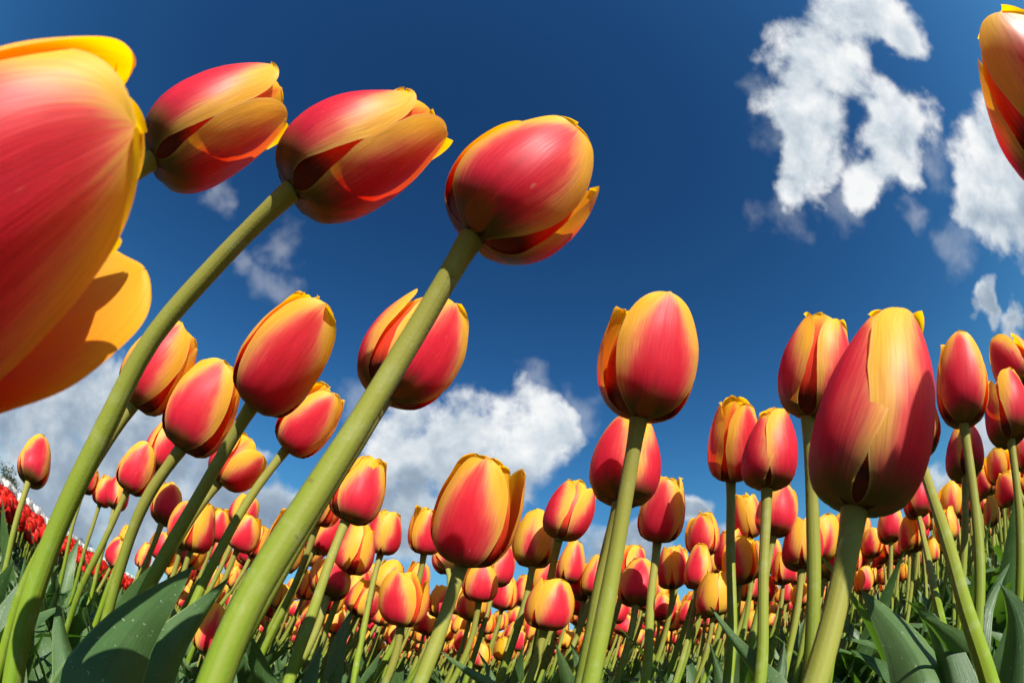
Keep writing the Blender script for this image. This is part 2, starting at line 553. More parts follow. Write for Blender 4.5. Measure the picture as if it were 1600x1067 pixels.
def bloom_specs(seed, op, gap=None, over=None):
    """parameters of the six tepals"""
    g = np.random.default_rng(seed)
    sp = []
    for i in range(6):
        inner = i >= 3
        rot = (i % 3) * 2 * math.pi / 3 + (math.pi / 3 if inner else 0) + g.uniform(-.10, .10)
        flop = g.uniform(-0.035, 0.005) if inner else g.uniform(-0.012, 0.075)
        if gap and i in gap:
            flop += gap[i]
        if not inner and g.random() < .14:
            flop += g.uniform(.05, .13)
        sp.append(dict(inner=inner, rot=rot, op=op, flop=flop, wid=g.uniform(.93, 1.07), tip=g.uniform(0, 1.6), seed=int(seed * 11 + i), hgt=g.uniform(.93, 1.03)))
        if over and i in over:
            sp[-1].update(over[i])
    return sp


def lathe(profile, n=10):
    P, F = [], []
    for (r, z) in profile:
        for k in range(n):
            a = 2 * math.pi * k / n
            P.append((r * math.cos(a), r * math.sin(a), z))
    for i in range(len(profile) - 1):
        for k in range(n):
            F.append((i * n + k, i * n + (k + 1) % n, (i + 1) * n + (k + 1) % n, (i + 1) * n + k))
    return np.array(P), np.array(F)


# receptacle with the three-lobed pistil; the tepals sit on it
_P, _F = lathe([(.006, -.035), (.060, -.03), (.070, -.005), (.058, .014), (.045, .03), (.050, .12), (.052, .25), (.040, .32), (.065, .345), (.06, .37), (.004, .375)])
RECEPT = mesh_from('receptacle', _P, _F, np.zeros((len(_P), 2)), [MAT['pistil']])


def tube(path, radii, n=10):
    path = np.asarray(path, float)
    m = len(path)
    tan = np.gradient(path, axis=0)
    tan /= np.linalg.norm(tan, axis=1)[:, None]
    ref = np.array([0.0, 1.0, 0.0]) if abs(tan[0][1]) < .9 else np.array([1.0, 0, 0])
    P = np.zeros((m, n + 1, 3))
    a = np.linspace(0, 2 * np.pi, n + 1)
    for i in range(m):
        x = np.cross(tan[i], ref); x /= np.linalg.norm(x)
        y = np.cross(tan[i], x)
        P[i] = path[i] + radii[i] * (np.cos(a)[:, None] * x + np.sin(a)[:, None] * y)
    d = np.concatenate([[0], np.cumsum(np.linalg.norm(np.diff(path, axis=0), axis=1))])
    d /= d[-1]
    UV = np.stack(np.meshgrid(a / (2 * np.pi), d), -1).reshape(-1, 2)
    F = grid_faces(n + 1, m)[:, ::-1]
    return P.reshape(-1, 3), F, UV


def bezier(p0, p1, p2, p3, n):
    t = np.linspace(0, 1, n)[:, None]
    return (1 - t)**3 * p0 + 3 * (1 - t)**2 * t * p1 + 3 * (1 - t) * t**2 * p2 + t**3 * p3


def spline(pts, n):
    """Catmull-Rom through points"""
    pts = np.asarray(pts, float)
    d = np.concatenate([[0], np.cumsum(np.linalg.norm(np.diff(pts, axis=0), axis=1))])
    x = np.linspace(0, d[-1], n)
    return np.stack([crom(d, pts[:, k], x) for k in range(3)], 1)


def leaf_grid(length, width, a0, a1, p=1.3, fold=0.5, twist=0.0, nu=7, nv=16, wave=0.004, seed=0, tmax=0.36):
    """lance-shaped tulip leaf rising from the origin and arching towards +X"""
    g = np.random.default_rng(seed)
    t = np.linspace(0, 1, nv)
    phi = a0 + (a1 - a0) * t ** p
    ds = length / (nv - 1)
    cx = np.concatenate([[0], np.cumsum(np.sin((phi[1:] + phi[:-1]) / 2) * ds)])
    cz = np.concatenate([[0], np.cumsum(np.cos((phi[1:] + phi[:-1]) / 2) * ds)])
    hw = width / 2 * crom([0, .12, tmax, .6, .85, .96, 1.0], [.45, .70, 1.0, .80, .34, .10, .01], t)
    u = np.linspace(-1, 1, nu)
    P = np.zeros((nv, nu, 3))
    ph = g.uniform(0, 6)
    for i in range(nv):
        f = fold * (1.25 - 0.9 * t[i])
        tw = twist * t[i] ** 1.5
        tanv = np.array([math.sin(phi[i]), 0, math.cos(phi[i])])
        nor = np.array([-math.cos(phi[i]), 0, math.sin(phi[i])])
        side = np.array([0, 1.0, 0])
        s2 = side * math.cos(tw) + nor * math.sin(tw)
        n2 = nor * math.cos(tw) - side * math.sin(tw)
        y = u * hw[i]
        wv = wave * np.sin(t[i] * 15 + ph + (u > 0) * 1.7) * np.abs(u) ** 2 * math.sin(math.pi * t[i])
        lat = np.sin(f * np.abs(u)) / max(f, .05) if f > .05 else np.abs(u)
        P[i] = np.array([cx[i], 0, cz[i]]) + (np.sign(u) * np.abs(lat) * hw[i])[:, None] * s2 + (np.abs(u) ** 1.6 * hw[i] * math.sin(min(f, 1.4)) * .8 + wv)[:, None] * n2
    UV = np.stack(np.meshgrid((u + 1) / 2, t), -1).reshape(-1, 2)
    return P.reshape(-1, 3), grid_faces(nu, nv), UV


# ------------------------------------------------------------------ the setting
def field_xy(lat, along):
    """lateral distance from the lens (to the right) and distance along the rows"""
    return np.array([lat * ROW_N[0] + along * ROW_R[0], lat * ROW_N[1] + along * ROW_R[1]])


ROW_AZ = R(-32)
ROW_R = np.array([math.sin(ROW_AZ), math.cos(ROW_AZ)])
ROW_N = np.array([math.cos(ROW_AZ), -math.sin(ROW_AZ)])
G = 900.0
gv = np.array([(-G, -G, 0), (G, -G, 0), (G, G, 0), (-G, G, 0)], float)
tag(obj('ground', mesh_from('ground', gv, [[0, 1, 2, 3]], gv[:, :2], [MAT['soil']])), kind='structure')

# ------------------------------------------------------------------ near tulips, one by one
STEM_D = 0.0084
W_REAL = 0.052
LOG = []
LEAF_MESH = []
for i in range(12):
    g = np.random.default_rng(100 + i)
    P, F, UV = leaf_grid(g.uniform(.25, .36), g.uniform(.040, .068), g.uniform(.03, .14), g.uniform(.35, 1.25), g.uniform(1.3, 2.4), g.uniform(.35, .9),
                         g.uniform(-.7, .7), 7, 16, .004, 200 + i)
    LEAF_MESH.append(mesh_from('leaf', P, F, UV, [MAT['leaf']]))


def stem_object(path, parent, r=STEM_D / 2, n=12):
    path = np.asarray(path, float)
    k = np.linspace(0, 1, len(path))
    ph = float(abs(path[-1][0]) * 97 % 6.28)
    rad = r * (1.12 - 0.16 * k + 0.22 * np.exp(-((1 - k) / .022) ** 2) + 0.03 * np.sin(k * 19 + ph) + 0.02 * np.sin(k * 43 + 2 * ph))
    bend = np.sin(np.pi * np.clip(k * 1.0, 0, 1))[:, None]
    path = path + bend * .0012 * np.stack([np.sin(k * 17 + ph), np.cos(k * 13 + ph), 0 * k], 1)
    P, F, UV = tube(path, rad, n)
    return obj('stem', mesh_from('stem', P, F, UV, [MAT['stem']]), parent)


def add_leaves(parent, n, seed, scale=1.0):
    g = random.Random(seed)
    a = g.uniform(0, 6.28)
    for k in range(n):
        lf = obj('leaf', g.choice(LEAF_MESH), parent)
        lf.rotation_euler = (0, 0, a + k * 2.4 + g.uniform(-.4, .4))
        s = scale * g.uniform(.8, 1.1)
        lf.scale = (s, s, s)
        lf.location = (0.004 * math.cos(a + k * 2.4), 0.004 * math.sin(a + k * 2.4), 0)


def basis_from_axis(axis, toward):
    """rotation whose Z is the axis and whose X faces the given direction"""
    z = Vector(axis).normalized()
    x = Vector(toward) - z * Vector(toward).dot(z)
    x.normalize()
    y = z.cross(x)
    return Matrix((x, y, z)).transposed()


def near_tulip(label, hb, ht, W, aspect=1.42, face=0.0, op=0.0, gap=None, stem=None, de=None, seed=1, flame=.5, res=(13, 20), wreal=W_REAL,
               leaves=2, lean=0.33, dmul=1.0, mat='petal', depth='away', foot=None, tone=.5, fat=1.0, over=None, shift=None, bscale=.92):
    hb_, ht_ = np.array(hb, float), np.array(ht, float)
    c = hb_ + (ht_ - hb_) * .45
    ax = (ht_ - hb_) / np.linalg.norm(ht_ - hb_)
    pr = np.array([-ax[1], ax[0]]) * W / 2
    dist = wreal / (2 * math.tan(ang(ray(*(c + pr)), ray(*(c - pr))) / 2)) * dmul
    L = aspect * wreal * dmul
    rb, rt = ray(*hb_), ray(*ht_)
    cosg = float(rb @ rt)
    d = dist
    for _ in range(3):
        B = d * rb
        disc = L * L - d * d * (1 - cosg ** 2)
        s = d * cosg + (math.sqrt(disc) if disc > 0 else 0) * (1 if depth == 'away' else -1)
        T = s * rt
        d *= dist / np.linalg.norm(B * .55 + T * .45)
    B = d * rb
    T = T * (d / np.linalg.norm(B)) if False else T
    L = float(np.linalg.norm(T - B))
    Bw, Tw = B + CAM, T + CAM
    if shift:
        Bw, Tw = Bw + np.array(shift), Tw + np.array(shift)
    axis = (Tw - Bw) / L
    # stem
    if stem:
        pts = [Bw]
        d0, n = np.linalg.norm(B), len(stem)
        acc, tot = 0, 0
        prev = hb_
        lens = []
        for q in stem:
            acc += np.linalg.norm(np.array(q[:2]) - prev); lens.append(acc); prev = np.array(q[:2], float)
        for q, l in zip(stem, lens):
            f = l / acc
            inv = (1 - f) / d0 + f / (de or d0)
            pts.append(CAM + ray(q[0], q[1]) / inv)
        last = pts[-1]
        dirn = pts[-1] - pts[-2]
        dirn /= np.linalg.norm(dirn)
        if dirn[2] > -0.25:
            dirn[2] = -0.25
        zl = last[2]
        dirn = dirn / -dirn[2]
        ft = last + np.array([dirn[0] * .55 * zl, dirn[1] * .55 * zl, -zl])
        midp = last + np.array([dirn[0] * .42 * zl, dirn[1] * .42 * zl, -zl * .5])
        pts += [midp, ft]
        path = spline(np.array(pts[::-1]), 44)
    else:
        if foot is None:
            g = random.Random(seed * 3 + 1)
            ft = np.array([Bw[0] - Bw[2] * (lean + g.uniform(-.05, .05)), Bw[1] + g.uniform(-.02, .03), 0.0])
        else:
            ft = np.array([foot[0], foot[1], 0.0])
        h = Bw[2]
        up = np.array([0.02, 0, 1.0])
        path = bezier(ft, ft + up * h * .38 + (Bw - ft) * np.array([.15, .15, 0]), Bw - axis * h * .30, Bw, 28)
    root = bpy.data.objects.new('tulip', None)
    COL.objects.link(root)
    root.empty_display_size = .02
    root.location = ft
    tag(root, label, 'tulip', 'red and yellow tulips standing nearest the lens')
    stem_object(path - ft, root, STEM_D / 2 * dmul * wreal / W_REAL, 14 if W > 60 else 9)
    bl = obj('bloom', RECEPT, root)
    rot = basis_from_axis(axis, CAM - Bw) @ Matrix.Rotation(R(face), 3, 'Z')
    ls = L * bscale
    M = Matrix.Translation(Vector(Bw - ft)) @ rot.to_4x4() @ Matrix.Diagonal((ls, ls, ls, 1))
    bl.matrix_local = M
    # the cup's girth follows the photographed width
    f_ = fat * (wreal * dmul / L) / (2 * .36)
    for k, sp in enumerate(bloom_specs(seed, op, gap, over)):
        P, F, UV = petal_grid(res[0], res[1], fat=f_, **sp)
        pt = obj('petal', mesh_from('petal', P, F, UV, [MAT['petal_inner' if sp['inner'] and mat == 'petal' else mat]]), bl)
        pt.color = (random.Random(seed).random(), flame - (.12 if sp['inner'] else 0), tone, 1)
    if leaves:
        add_leaves(root, leaves, seed)
    LOG.append((label[:40], np.round(Bw, 3), round(float(np.linalg.norm(B)), 3), round(L, 3), np.round(ft, 2)))
    return root


HI = (25, 40)
near_tulip('huge yellow-edged tulip cut off by the left edge, nearest of all', (-215, 500), (215, 215), 390, 1.30, 0, .45, shift=(.0044, -.0006, -.0004), fat=.88, bscale=1.0, seed=11, over={0: dict(hgt=.93, wid=1.22, flop=.0, tip=0), 3: dict(hgt=.86, flop=.02, tip=0), 1: dict(flop=.26, hgt=1.0, tip=0), 5: dict(hgt=.92, flop=-.03, tip=0), 2: dict(hgt=1.02, flop=.03, tip=0), 4: dict(hgt=1.05, tip=0)}, flame=.72, res=HI, wreal=.056,
           stem=[(-190, 560), (-230, 680)], de=.09, leaves=0)
near_tulip('wide red tulip with parted petals, high up beside the huge left one', (238, 250), (440, 138), 165, 1.4, 60, .30, {0: .03}, seed=12, flame=.55, res=HI, over={0: dict(wid=1.1), 2: dict(wid=1.1)}, leaves=0, lean=.5)
near_tulip('red and yellow tulip seen from below on a thick stem crossing the left side', (455, 298), (675, 170), 190, 1.40, 55, .18, seed=13, flame=.62, res=HI, over={0: dict(wid=1.1), 2: dict(wid=1.1)},
           stem=[(330, 420), (235, 530), (160, 680), (85, 850), (20, 1050)], de=.185, leaves=0)
near_tulip('tallest pink-red tulip against deep blue sky on a long slanting stem', (738, 370), (905, 215), 205, 1.28, -20, .32, seed=14, over={0: dict(flop=.0), 1: dict(flop=.13), 2: dict(flop=.10)}, flame=.58, res=HI,
           stem=[(660, 500), (560, 660), (480, 790), (400, 930), (345, 1060)], de=.125, leaves=0)
near_tulip('pink-red tulip partly hidden behind the long slanting stem, petals opening', (600, 620), (694, 462), 150, 1.4, 25, .38, seed=15, over={0: dict(flop=.06), 1: dict(flop=.05), 2: dict(flop=.0)}, flame=.6, res=HI)
near_tulip('pointed red tulip with a yellow rim, left of the long slanting stem', (395, 632), (520, 460), 135, 1.5, 0, .05, seed=16, flame=.66, res=HI,
           stem=[(330, 740), (262, 860), (205, 980)], de=.33, leaves=0)
near_tulip('small egg-shaped red tulip touching the long slanting stem on its left', (447, 702), (532, 603), 88, 1.45, 0, 0, seed=17, flame=.62, stem=[(385, 785), (320, 910), (280, 1010)], de=.42)
near_tulip('red tulip with a peeling yellow petal beside the thick left stem', (282, 702), (362, 562), 112, 1.45, -15, .12, {0: .03}, seed=18, flame=.62,
           stem=[(235, 770), (190, 880), (160, 980)], de=.38, leaves=0)
near_tulip('red tulip mostly behind the thick left stem, under the huge one', (208, 632), (300, 512), 108, 1.4, -25, .2, seed=19, flame=.5)
near_tulip('open tulip with yellow inner petals showing, low left of centre', (342, 754), (402, 682), 80, 1.25, 45, .45, {0: .05}, seed=20, flame=.5)
near_tulip('red tulip with a shaded fold, below the peeling one at left', (198, 768), (236, 690), 62, 1.4, -10, .1, seed=21, flame=.66)
near_tulip('dark red tulip tucked behind the peeling tulip at left', (243, 735), (270, 655), 58, 1.45, 30, .15, seed=22, flame=.7)
near_tulip('small smooth red tulip with a yellow rim, lower left', (252, 818), (273, 752), 52, 1.4, 0, 0, seed=23, flame=.66)
near_tulip('lone small tulip before grey cloud at the far left edge', (44, 754), (70, 682), 56, 1.4, 0, .05, seed=24, flame=.6, lean=.12)
near_tulip('tulip half hidden by the thick left stem, above the red bed', (130, 768), (147, 722), 36, 1.4, 0, 0, seed=25, flame=.75, lean=.1)
near_tulip('left one of two small tulips side by side at the lower left', (155, 790), (172, 740), 36, 1.4, 20, 0, seed=26, flame=.7, lean=.15)
near_tulip('right one of two small tulips side by side at the lower left', (178, 795), (192, 742), 38, 1.4, 60, .1, seed=27, flame=.7, lean=.15)
near_tulip('rounded tulip beside the foot of the long slanting stem', (370, 860), (397, 798), 54, 1.3, 0, .1, seed=28, flame=.6)
near_tulip('reddish tulip left of the rounded one, lower left', (333, 845), (350, 788), 42, 1.35, 15, 0, seed=29, flame=.6)
near_tulip('pale yellow-edged tulip behind the rounded one, lower left', (372, 822), (392, 770), 46, 1.3, 40, .2, seed=30, flame=.4)
near_tulip('smooth red tulip with a yellow left margin, right of the long slanting stem', (540, 814), (590, 706), 88, 1.45, 10, .02, seed=31, flame=.62,
           stem=[(510, 890), (480, 980), (455, 1062)], de=.36)
near_tulip('tulip cut by the right side of the long slanting stem', (495, 820), (525, 728), 66, 1.45, -30, .1, seed=32, flame=.6)
near_tulip('shaded red tulip beneath the smooth red one, near the slanting stem', (492, 858), (532, 795), 56, 1.3, 30, .1, seed=33, flame=.65)
near_tulip('tulip showing yellow seams between red petals, left of the big middle one', (594, 866), (607, 791), 58, 1.35, 60, .08, seed=34, flame=.55, stem=[(578, 930), (555, 1060)], de=.62)
near_tulip('yellow-cheeked tulip just left of the big middle one', (662, 866), (672, 783), 58, 1.45, 15, .1, seed=35, flame=.5)
near_tulip('big red and yellow tulip in the lower middle, before the white cloud', (722, 880), (775, 695), 130, 1.5, -12, .10, {1: .08}, seed=36, flame=.60, res=HI,
           stem=[(705, 930), (682, 1000), (655, 1075)], de=.27, leaves=0)
near_tulip('wide-cupped tulip with yellow outer petal, bottom centre left', (626, 978), (636, 884), 76, 1.25, -25, .25, {1: .06}, seed=37, flame=.5)
near_tulip('squat tulip with a yellow crown, behind slanting stems at bottom left', (510, 932), (524, 866), 68, 1.2, 20, .25, seed=38, flame=.45)
near_tulip('small pointed tulip next to the yellow-crowned one', (556, 930), (566, 880), 36, 1.4, 50, 0, seed=39, flame=.6)
near_tulip('small yellow bud-like tulip low among the stems, left of centre', (520, 990), (526, 948), 37, 1.2, 30, 0, seed=40, flame=.28)
near_tulip('tulip with yellow petal edges meeting in front, right of the white cloud', (873, 842), (905, 748), 74, 1.4, 62, .12, seed=41, flame=.6, stem=[(858, 910), (840, 1000)], de=.62)
near_tulip('shaded broad tulip low in the centre with a yellow top', (850, 984), (868, 898), 78, 1.2, 25, .22, seed=42, flame=.5)
near_tulip('large upright pink-red tulip right of centre with an orange left petal', (998, 654), (1032, 462), 148, 1.4, 12, .24, {2: .05}, seed=43, flame=.62, res=HI,
           stem=[(978, 770), (952, 910), (925, 1065)], de=.225, leaves=0)
near_tulip('pink tulip behind the stem of the large upright one', (968, 785), (992, 656), 115, 1.3, 75, .12, seed=44, flame=.6, stem=[(945, 870), (918, 1020)], de=.33, leaves=0)
near_tulip('glowing red and yellow tulip with a round shadow, right of centre', (1027, 847), (1045, 736), 76, 1.45, -10, .05, seed=45, flame=.62, stem=[(1018, 930), (1008, 1060)], de=.42)
near_tulip('tulip at the front of a cluster under the glowing one', (993, 946), (1002, 866), 66, 1.35, 0, .15, seed=46, flame=.6)
near_tulip('tulip at the left rear of the cluster under the glowing one', (975, 915), (990, 850), 58, 1.35, 40, .1, seed=47, flame=.55)
near_tulip('tulip at the right of the cluster under the glowing one', (1050, 920), (1048, 846), 50, 1.45, 62, .08, seed=48, flame=.5)
near_tulip('tall pink tulip with a glossy yellow stripe, left of the two overlapping ones', (1142, 752), (1150, 606), 84, 1.5, 45, .08, seed=49, flame=.62, stem=[(1142, 830), (1141, 1010)], de=.38)
near_tulip('dark shaded red tulip overlapping its taller neighbour', (1198, 764), (1208, 632), 94, 1.4, 62, .0, seed=50, flame=.7, over={0: dict(wid=1.2, flop=.02), 2: dict(wid=1.2, flop=-.01)}, stem=[(1195, 860), (1186, 1062)], de=.33, leaves=0)
near_tulip('pink tulip with a red hollow, half behind the biggest right-hand one', (1262, 652), (1290, 484), 118, 1.4, 50, .15, seed=51, flame=.6, res=HI, stem=[(1268, 800), (1272, 960)], de=.27, leaves=0)
near_tulip('biggest tulip on the right, with a yellow centre fold, on a thick curved stem', (1335, 797), (1392, 483), 200, 1.55, 62, .0, seed=52, flame=.60, res=HI, over={0: dict(wid=1.22, flop=.02), 2: dict(wid=1.22, flop=-.01)},
           stem=[(1322, 880), (1300, 980), (1270, 1080)], de=.135, leaves=0)
near_tulip('pink upright tulip right of the biggest right-hand one', (1506, 664), (1496, 520), 84, 1.5, 8, .06, seed=53, flame=.64, stem=[(1522, 780), (1530, 930)], de=.33)
near_tulip('red tulip with golden seams near the right edge', (1580, 690), (1560, 584), 72, 1.4, 50, .1, seed=54, flame=.6)
near_tulip('pink tulip cut by the right edge, above the red one with golden seams', (1602, 606), (1556, 532), 70, 1.35, -20, .12, seed=55, flame=.62)
near_tulip('tulip with a golden flank below the pink upright one at right', (1508, 746), (1505, 654), 64, 1.4, 50, .12, seed=56, flame=.5)
near_tulip('pink tulip below the dark shaded one, half covered by it', (1208, 838), (1222, 748), 66, 1.35, 20, .1, seed=57, flame=.62)
near_tulip('orange tulip peeping out left behind the dark shaded one', (1172, 842), (1160, 764), 50, 1.4, 60, .1, seed=58, flame=.4)
near_tulip('slender tulip standing left of the tall glossy one, yellow left cheek', (1097, 869), (1103, 794), 54, 1.4, -20, .12, {2: .04}, seed=59, flame=.6)
near_tulip('reddish tulip behind the stem of the tall glossy one', (1138, 892), (1142, 820), 50, 1.35, 60, .05, seed=60, flame=.66)
near_tulip('golden-seamed tulip left of the thick curved stem, front of its cluster', (1252, 890), (1256, 804), 66, 1.3, 60, .15, seed=61, flame=.48)
near_tulip('tulip hidden behind the lower right of the biggest right-hand one', (1436, 712), (1405, 600), 90, 1.4, 20, .1, seed=62, flame=.6, stem=[(1470, 820), (1510, 950), (1548, 1065)], de=.21)
near_tulip('dark red tulip between the slanting stems at right', (1436, 808), (1428, 738), 48, 1.4, 30, .1, seed=63, flame=.66, stem=[(1455, 900), (1490, 1060)], de=.34)
near_tulip('small red tulip under the biggest right-hand one', (1392, 848), (1388, 786), 42, 1.4, 0, .05, seed=64, flame=.62)
near_tulip('small shaded orange tulip low behind the big leaf at bottom left', (318, 1020), (345, 934), 56, 1.4, 10, .1, seed=65, flame=.4)
near_tulip('tulip leaning in at the top right corner, sunlit from behind', (1672, 268), (1562, 68), 160, 1.3, 25, .35, seed=66, flame=.36, res=HI, leaves=0, foot=(.33, .05))
near_tulip('small yellow tulip low in the bottom centre', (786, 1033), (792, 990), 37, 1.15, 60, 0, seed=67, flame=.05, mat='petal_yellow')
near_tulip('little yellow-orange tulip behind dark stems at the lower left', (190, 856), (202, 818), 22, 1.6, 40, 0, seed=68, flame=.2, lean=.15)
near_tulip('orange tulip left of the thick curved stem, crumpled top', (1288, 905), (1300, 845), 46, 1.3, 30, .2, seed=69, flame=.35)
near_tulip('dark red tulip behind the lower left of the big middle one', (700, 890), (690, 850), 46, 1.3, 30, .1, seed=70, flame=.7)
near_tulip('plump tulip under the big middle one, right of its stem', (748, 940), (755, 868), 60, 1.25, 10, .12, seed=71, flame=.55)

# ------------------------------------------------------------------ broad leaves close to the lens
def near_leaf(root, pts, width, seed=0, fold=.45, turn=0.0, mat='leaf', tmax=.45):
    ft = np.array(root.location)
    P3 = [CAM + ray(x, y) * d for (x, y, d) in pts]          # listed from the tip downwards
    low = P3[-1]
    path = [ft + np.array([0, 0, .01]), (ft + np.array([0, 0, .0])) * .5 + low * np.array([.5, .5, .5])] + P3[::-1]
    path = spline(np.array(path), 26)
    n = len(path)
    t = np.linspace(0, 1, n)
    tan = np.gradient(path, axis=0)
    tan /= np.linalg.norm(tan, axis=1)[:, None]
    hw = width / 2 * crom([0, .15, tmax, .68, .86, .96, 1.0], [.35, .62, 1.0, .86, .46, .15, .01], t)
    u = np.linspace(-1, 1, 11)
    g = np.random.default_rng(seed)
    ph = g.uniform(0, 6)
    V = np.zeros((n, 11, 3))
    for i in range(n):
        view = path[i] - CAM
        view /= np.linalg.norm(view)
        side = np.cross(tan[i], view); side /= np.linalg.norm(side)
        nor = np.cross(side, tan[i])
        a = turn
        s2 = side * math.cos(a) + nor * math.sin(a)
        n2 = nor * math.cos(a) - side * math.sin(a)
        V[i] = path[i] + (u * hw[i])[:, None] * s2 * math.cos(fold * .6) + (np.abs(u) ** 1.5 * hw[i] * math.sin(fold) + .0025 * np.sin(t[i] * 14 + ph + (u > 0) * 2) * u ** 2)[:, None] * n2
    UV = np.stack(np.meshgrid((u + 1) / 2, t), -1).reshape(-1, 2)
    return obj('leaf', mesh_from('leaf', V.reshape(-1, 3) - ft, grid_faces(11, n), UV, [MAT[mat]]), root)


roots = [o for o in COL.objects if o.name.startswith('tulip') and o.parent is None]


def root_like(words):
    for o in roots:
        if words in o['label']:
            return o
    raise KeyError(words)


near_leaf(root_like('left of the long slanting'), [(301, 884, .27), (262, 925, .25), (205, 985, .23), (160, 1062, .21)], .050, 1, .45, .1)
near_leaf(root_like('egg-shaped'), [(362, 897, .33), (325, 945, .31), (275, 1010, .29), (240, 1075, .27)], .042, 2, .6, -.45)
near_leaf(root_like('big red and yellow tulip in the lower middle'), [(690, 1018, .50), (718, 1040, .48), (770, 1075, .46)], .028, 3, .5, .2)
near_leaf(root_like('dark shaded red'), [(1109, 948, .36), (1136, 990, .35), (1175, 1040, .34), (1205, 1080, .33)], .030, 4, .8, .5)
near_leaf(root_like('tall pink tulip'), [(1108, 1002, .45), (1118, 1035, .44), (1130, 1075, .43)], .026, 5, .4, 0)
near_leaf(root_like('pink upright tulip right'), [(1345, 923, .36), (1375, 955, .34), (1420, 1010, .32), (1450, 1080, .30)], .050, 6, .6, -.3)
near_leaf(root_like('hidden behind the lower right'), [(1412, 935, .34), (1450, 970, .32), (1475, 1020, .31), (1490, 1080, .30)], .044, 7, .9, .4)
near_leaf(root_like('pink tulip cut by the right edge'), [(1578, 882, .36), (1556, 912, .35), (1535, 950, .34), (1520, 1010, .33), (1510, 1080, .33)], .034, 8, .9, .8)
near_leaf(root_like('red tulip with golden seams'), [(1562, 912, .32), (1582, 950, .31), (1592, 1010, .30), (1590, 1080, .29)], .052, 9, .5, .2)
near_leaf(root_like('golden flank'), [(1508, 1002, .32), (1520, 1030, .31), (1530, 1080, .31)], .036, 10, .4, -.2)
near_leaf(root_like('far left edge'), [(40, 872, .5), (28, 930, .46), (22, 1000, .42), (20, 1075, .40)], .030, 11, .7, .6)
near_leaf(root_like('mostly behind the thick left'), [(92, 930, .42), (95, 985, .40), (110, 1075, .38)], .040, 12, .5, -.2)
near_leaf(root_like('peeling yellow petal beside'), [(188, 950, .34), (160, 1000, .33), (120, 1075, .31)], .040, 13, .4, .3)
near_leaf(root_like('smooth red tulip with a yellow left'), [(505, 1000, .40), (492, 1035, .39), (480, 1080, .38)], .030, 14, .4, 0)
near_leaf(root_like('wide-cupped'), [(560, 935, .75), (535, 985, .72), (515, 1060, .70)], .034, 15, .6, .4)
near_leaf(root_like('shaded broad'), [(890, 1000, .55), (902, 1030, .54), (915, 1080, .53)], .034, 16, .4, .2)
near_leaf(root_like('golden-seamed tulip left of the thick'), [(1225, 1000, .40), (1222, 1035, .39), (1212, 1080, .38)], .034, 17, .3, 0)
near_leaf(root_like('left of the thick curved stem, crumpled'), [(1330, 985, .45), (1300, 1020, .43), (1265, 1075, .40)], .034, 18, .6, .5)

# ------------------------------------------------------------------ the crop behind: single tulips
def proto_plant(seed, hi):
    """stem path and bloom placement shared by copies; leans to the right as the whole field does"""
    g = np.random.default_rng(seed)
    h = 0.43
    B = np.array([g.uniform(.10, .17), g.uniform(-.02, .02), h])
    ax = np.array([g.uniform(.12, .38), g.uniform(-.10, .10), 1.0]); ax /= np.linalg.norm(ax)
    path = bezier(np.zeros(3), np.array([.015, 0, h * .38]), B - ax * h * .28, B, 12)
    k = np.linspace(0, 1, 12)
    P, F, UV = tube(path, STEM_D / 2 * (1.1 - .15 * k), 7)
    st = mesh_from('stem', P, F, UV, [MAT['stem']])
    nu, nv = (9, 12)
    op = (0.0, .05, .1, .15, .2, .25, .08, .18, .35, .55, .8, -.12)[seed % 12]
    fat = (g.uniform(.92, 1.10), .82)[seed % 12 == 11]
    petals, PP, FF, UU, MM, nb = [], [], [], [], [], 0
    for sp in bloom_specs(seed, op):
        P, F, UV = petal_grid(nu, nv, fat=fat, **sp)
        petals.append(mesh_from('petal', P, F, UV, [MAT['petal_inner' if sp['inner'] else 'petal']]))
        P, F, UV = petal_grid(5, 7, fat=fat, **sp)
        PP.append(P); FF.append(F + nb); UU.append(UV); MM.append(np.full(len(F), int(sp['inner']))); nb += len(P)
    whole = mesh_from('bloom', np.concatenate(PP), np.concatenate(FF), np.concatenate(UU), [MAT['petal'], MAT['petal_inner']], np.concatenate(MM))
    return dict(stem=st, B=B, ax=ax, petals=petals, whole=whole)


PROTO = [proto_plant(408 + i, True) for i in range(12)]
BL = .073


def crop_tulip(x, y, s, yaw, roll, k, full, label, group, flame, tone):
    pr = PROTO[k]
    root = bpy.data.objects.new('tulip', None)
    COL.objects.link(root)
    root.empty_display_size = .02
    root.location = (x, y, 0)
    root.rotation_euler = (0, 0, yaw)
    root.scale = (s, s, s)
    tag(root, label, 'tulip', group)
    obj('stem', pr['stem'], root)
    M = Matrix.Translation(Vector(pr['B'])) @ (basis_from_axis(pr['ax'], (0, -1, 0)) @ Matrix.Rotation(roll, 3, 'Z')).to_4x4() @ Matrix.Diagonal((BL, BL, BL, 1))
    if full:
        bl = obj('bloom', RECEPT, root)
        bl.matrix_local = M
        for pm in pr['petals']:
            o = obj('petal', pm, bl)
            o.color = (tone, flame, .3 + .4 * tone, 1)
        add_leaves(root, 2, int(x * 9999) + int(y * 777), .85)
    else:
        bl = obj('bloom', pr['whole'], root)
        bl.matrix_local = M
        bl.color = (tone, flame, .3 + .4 * tone, 1)
    return root


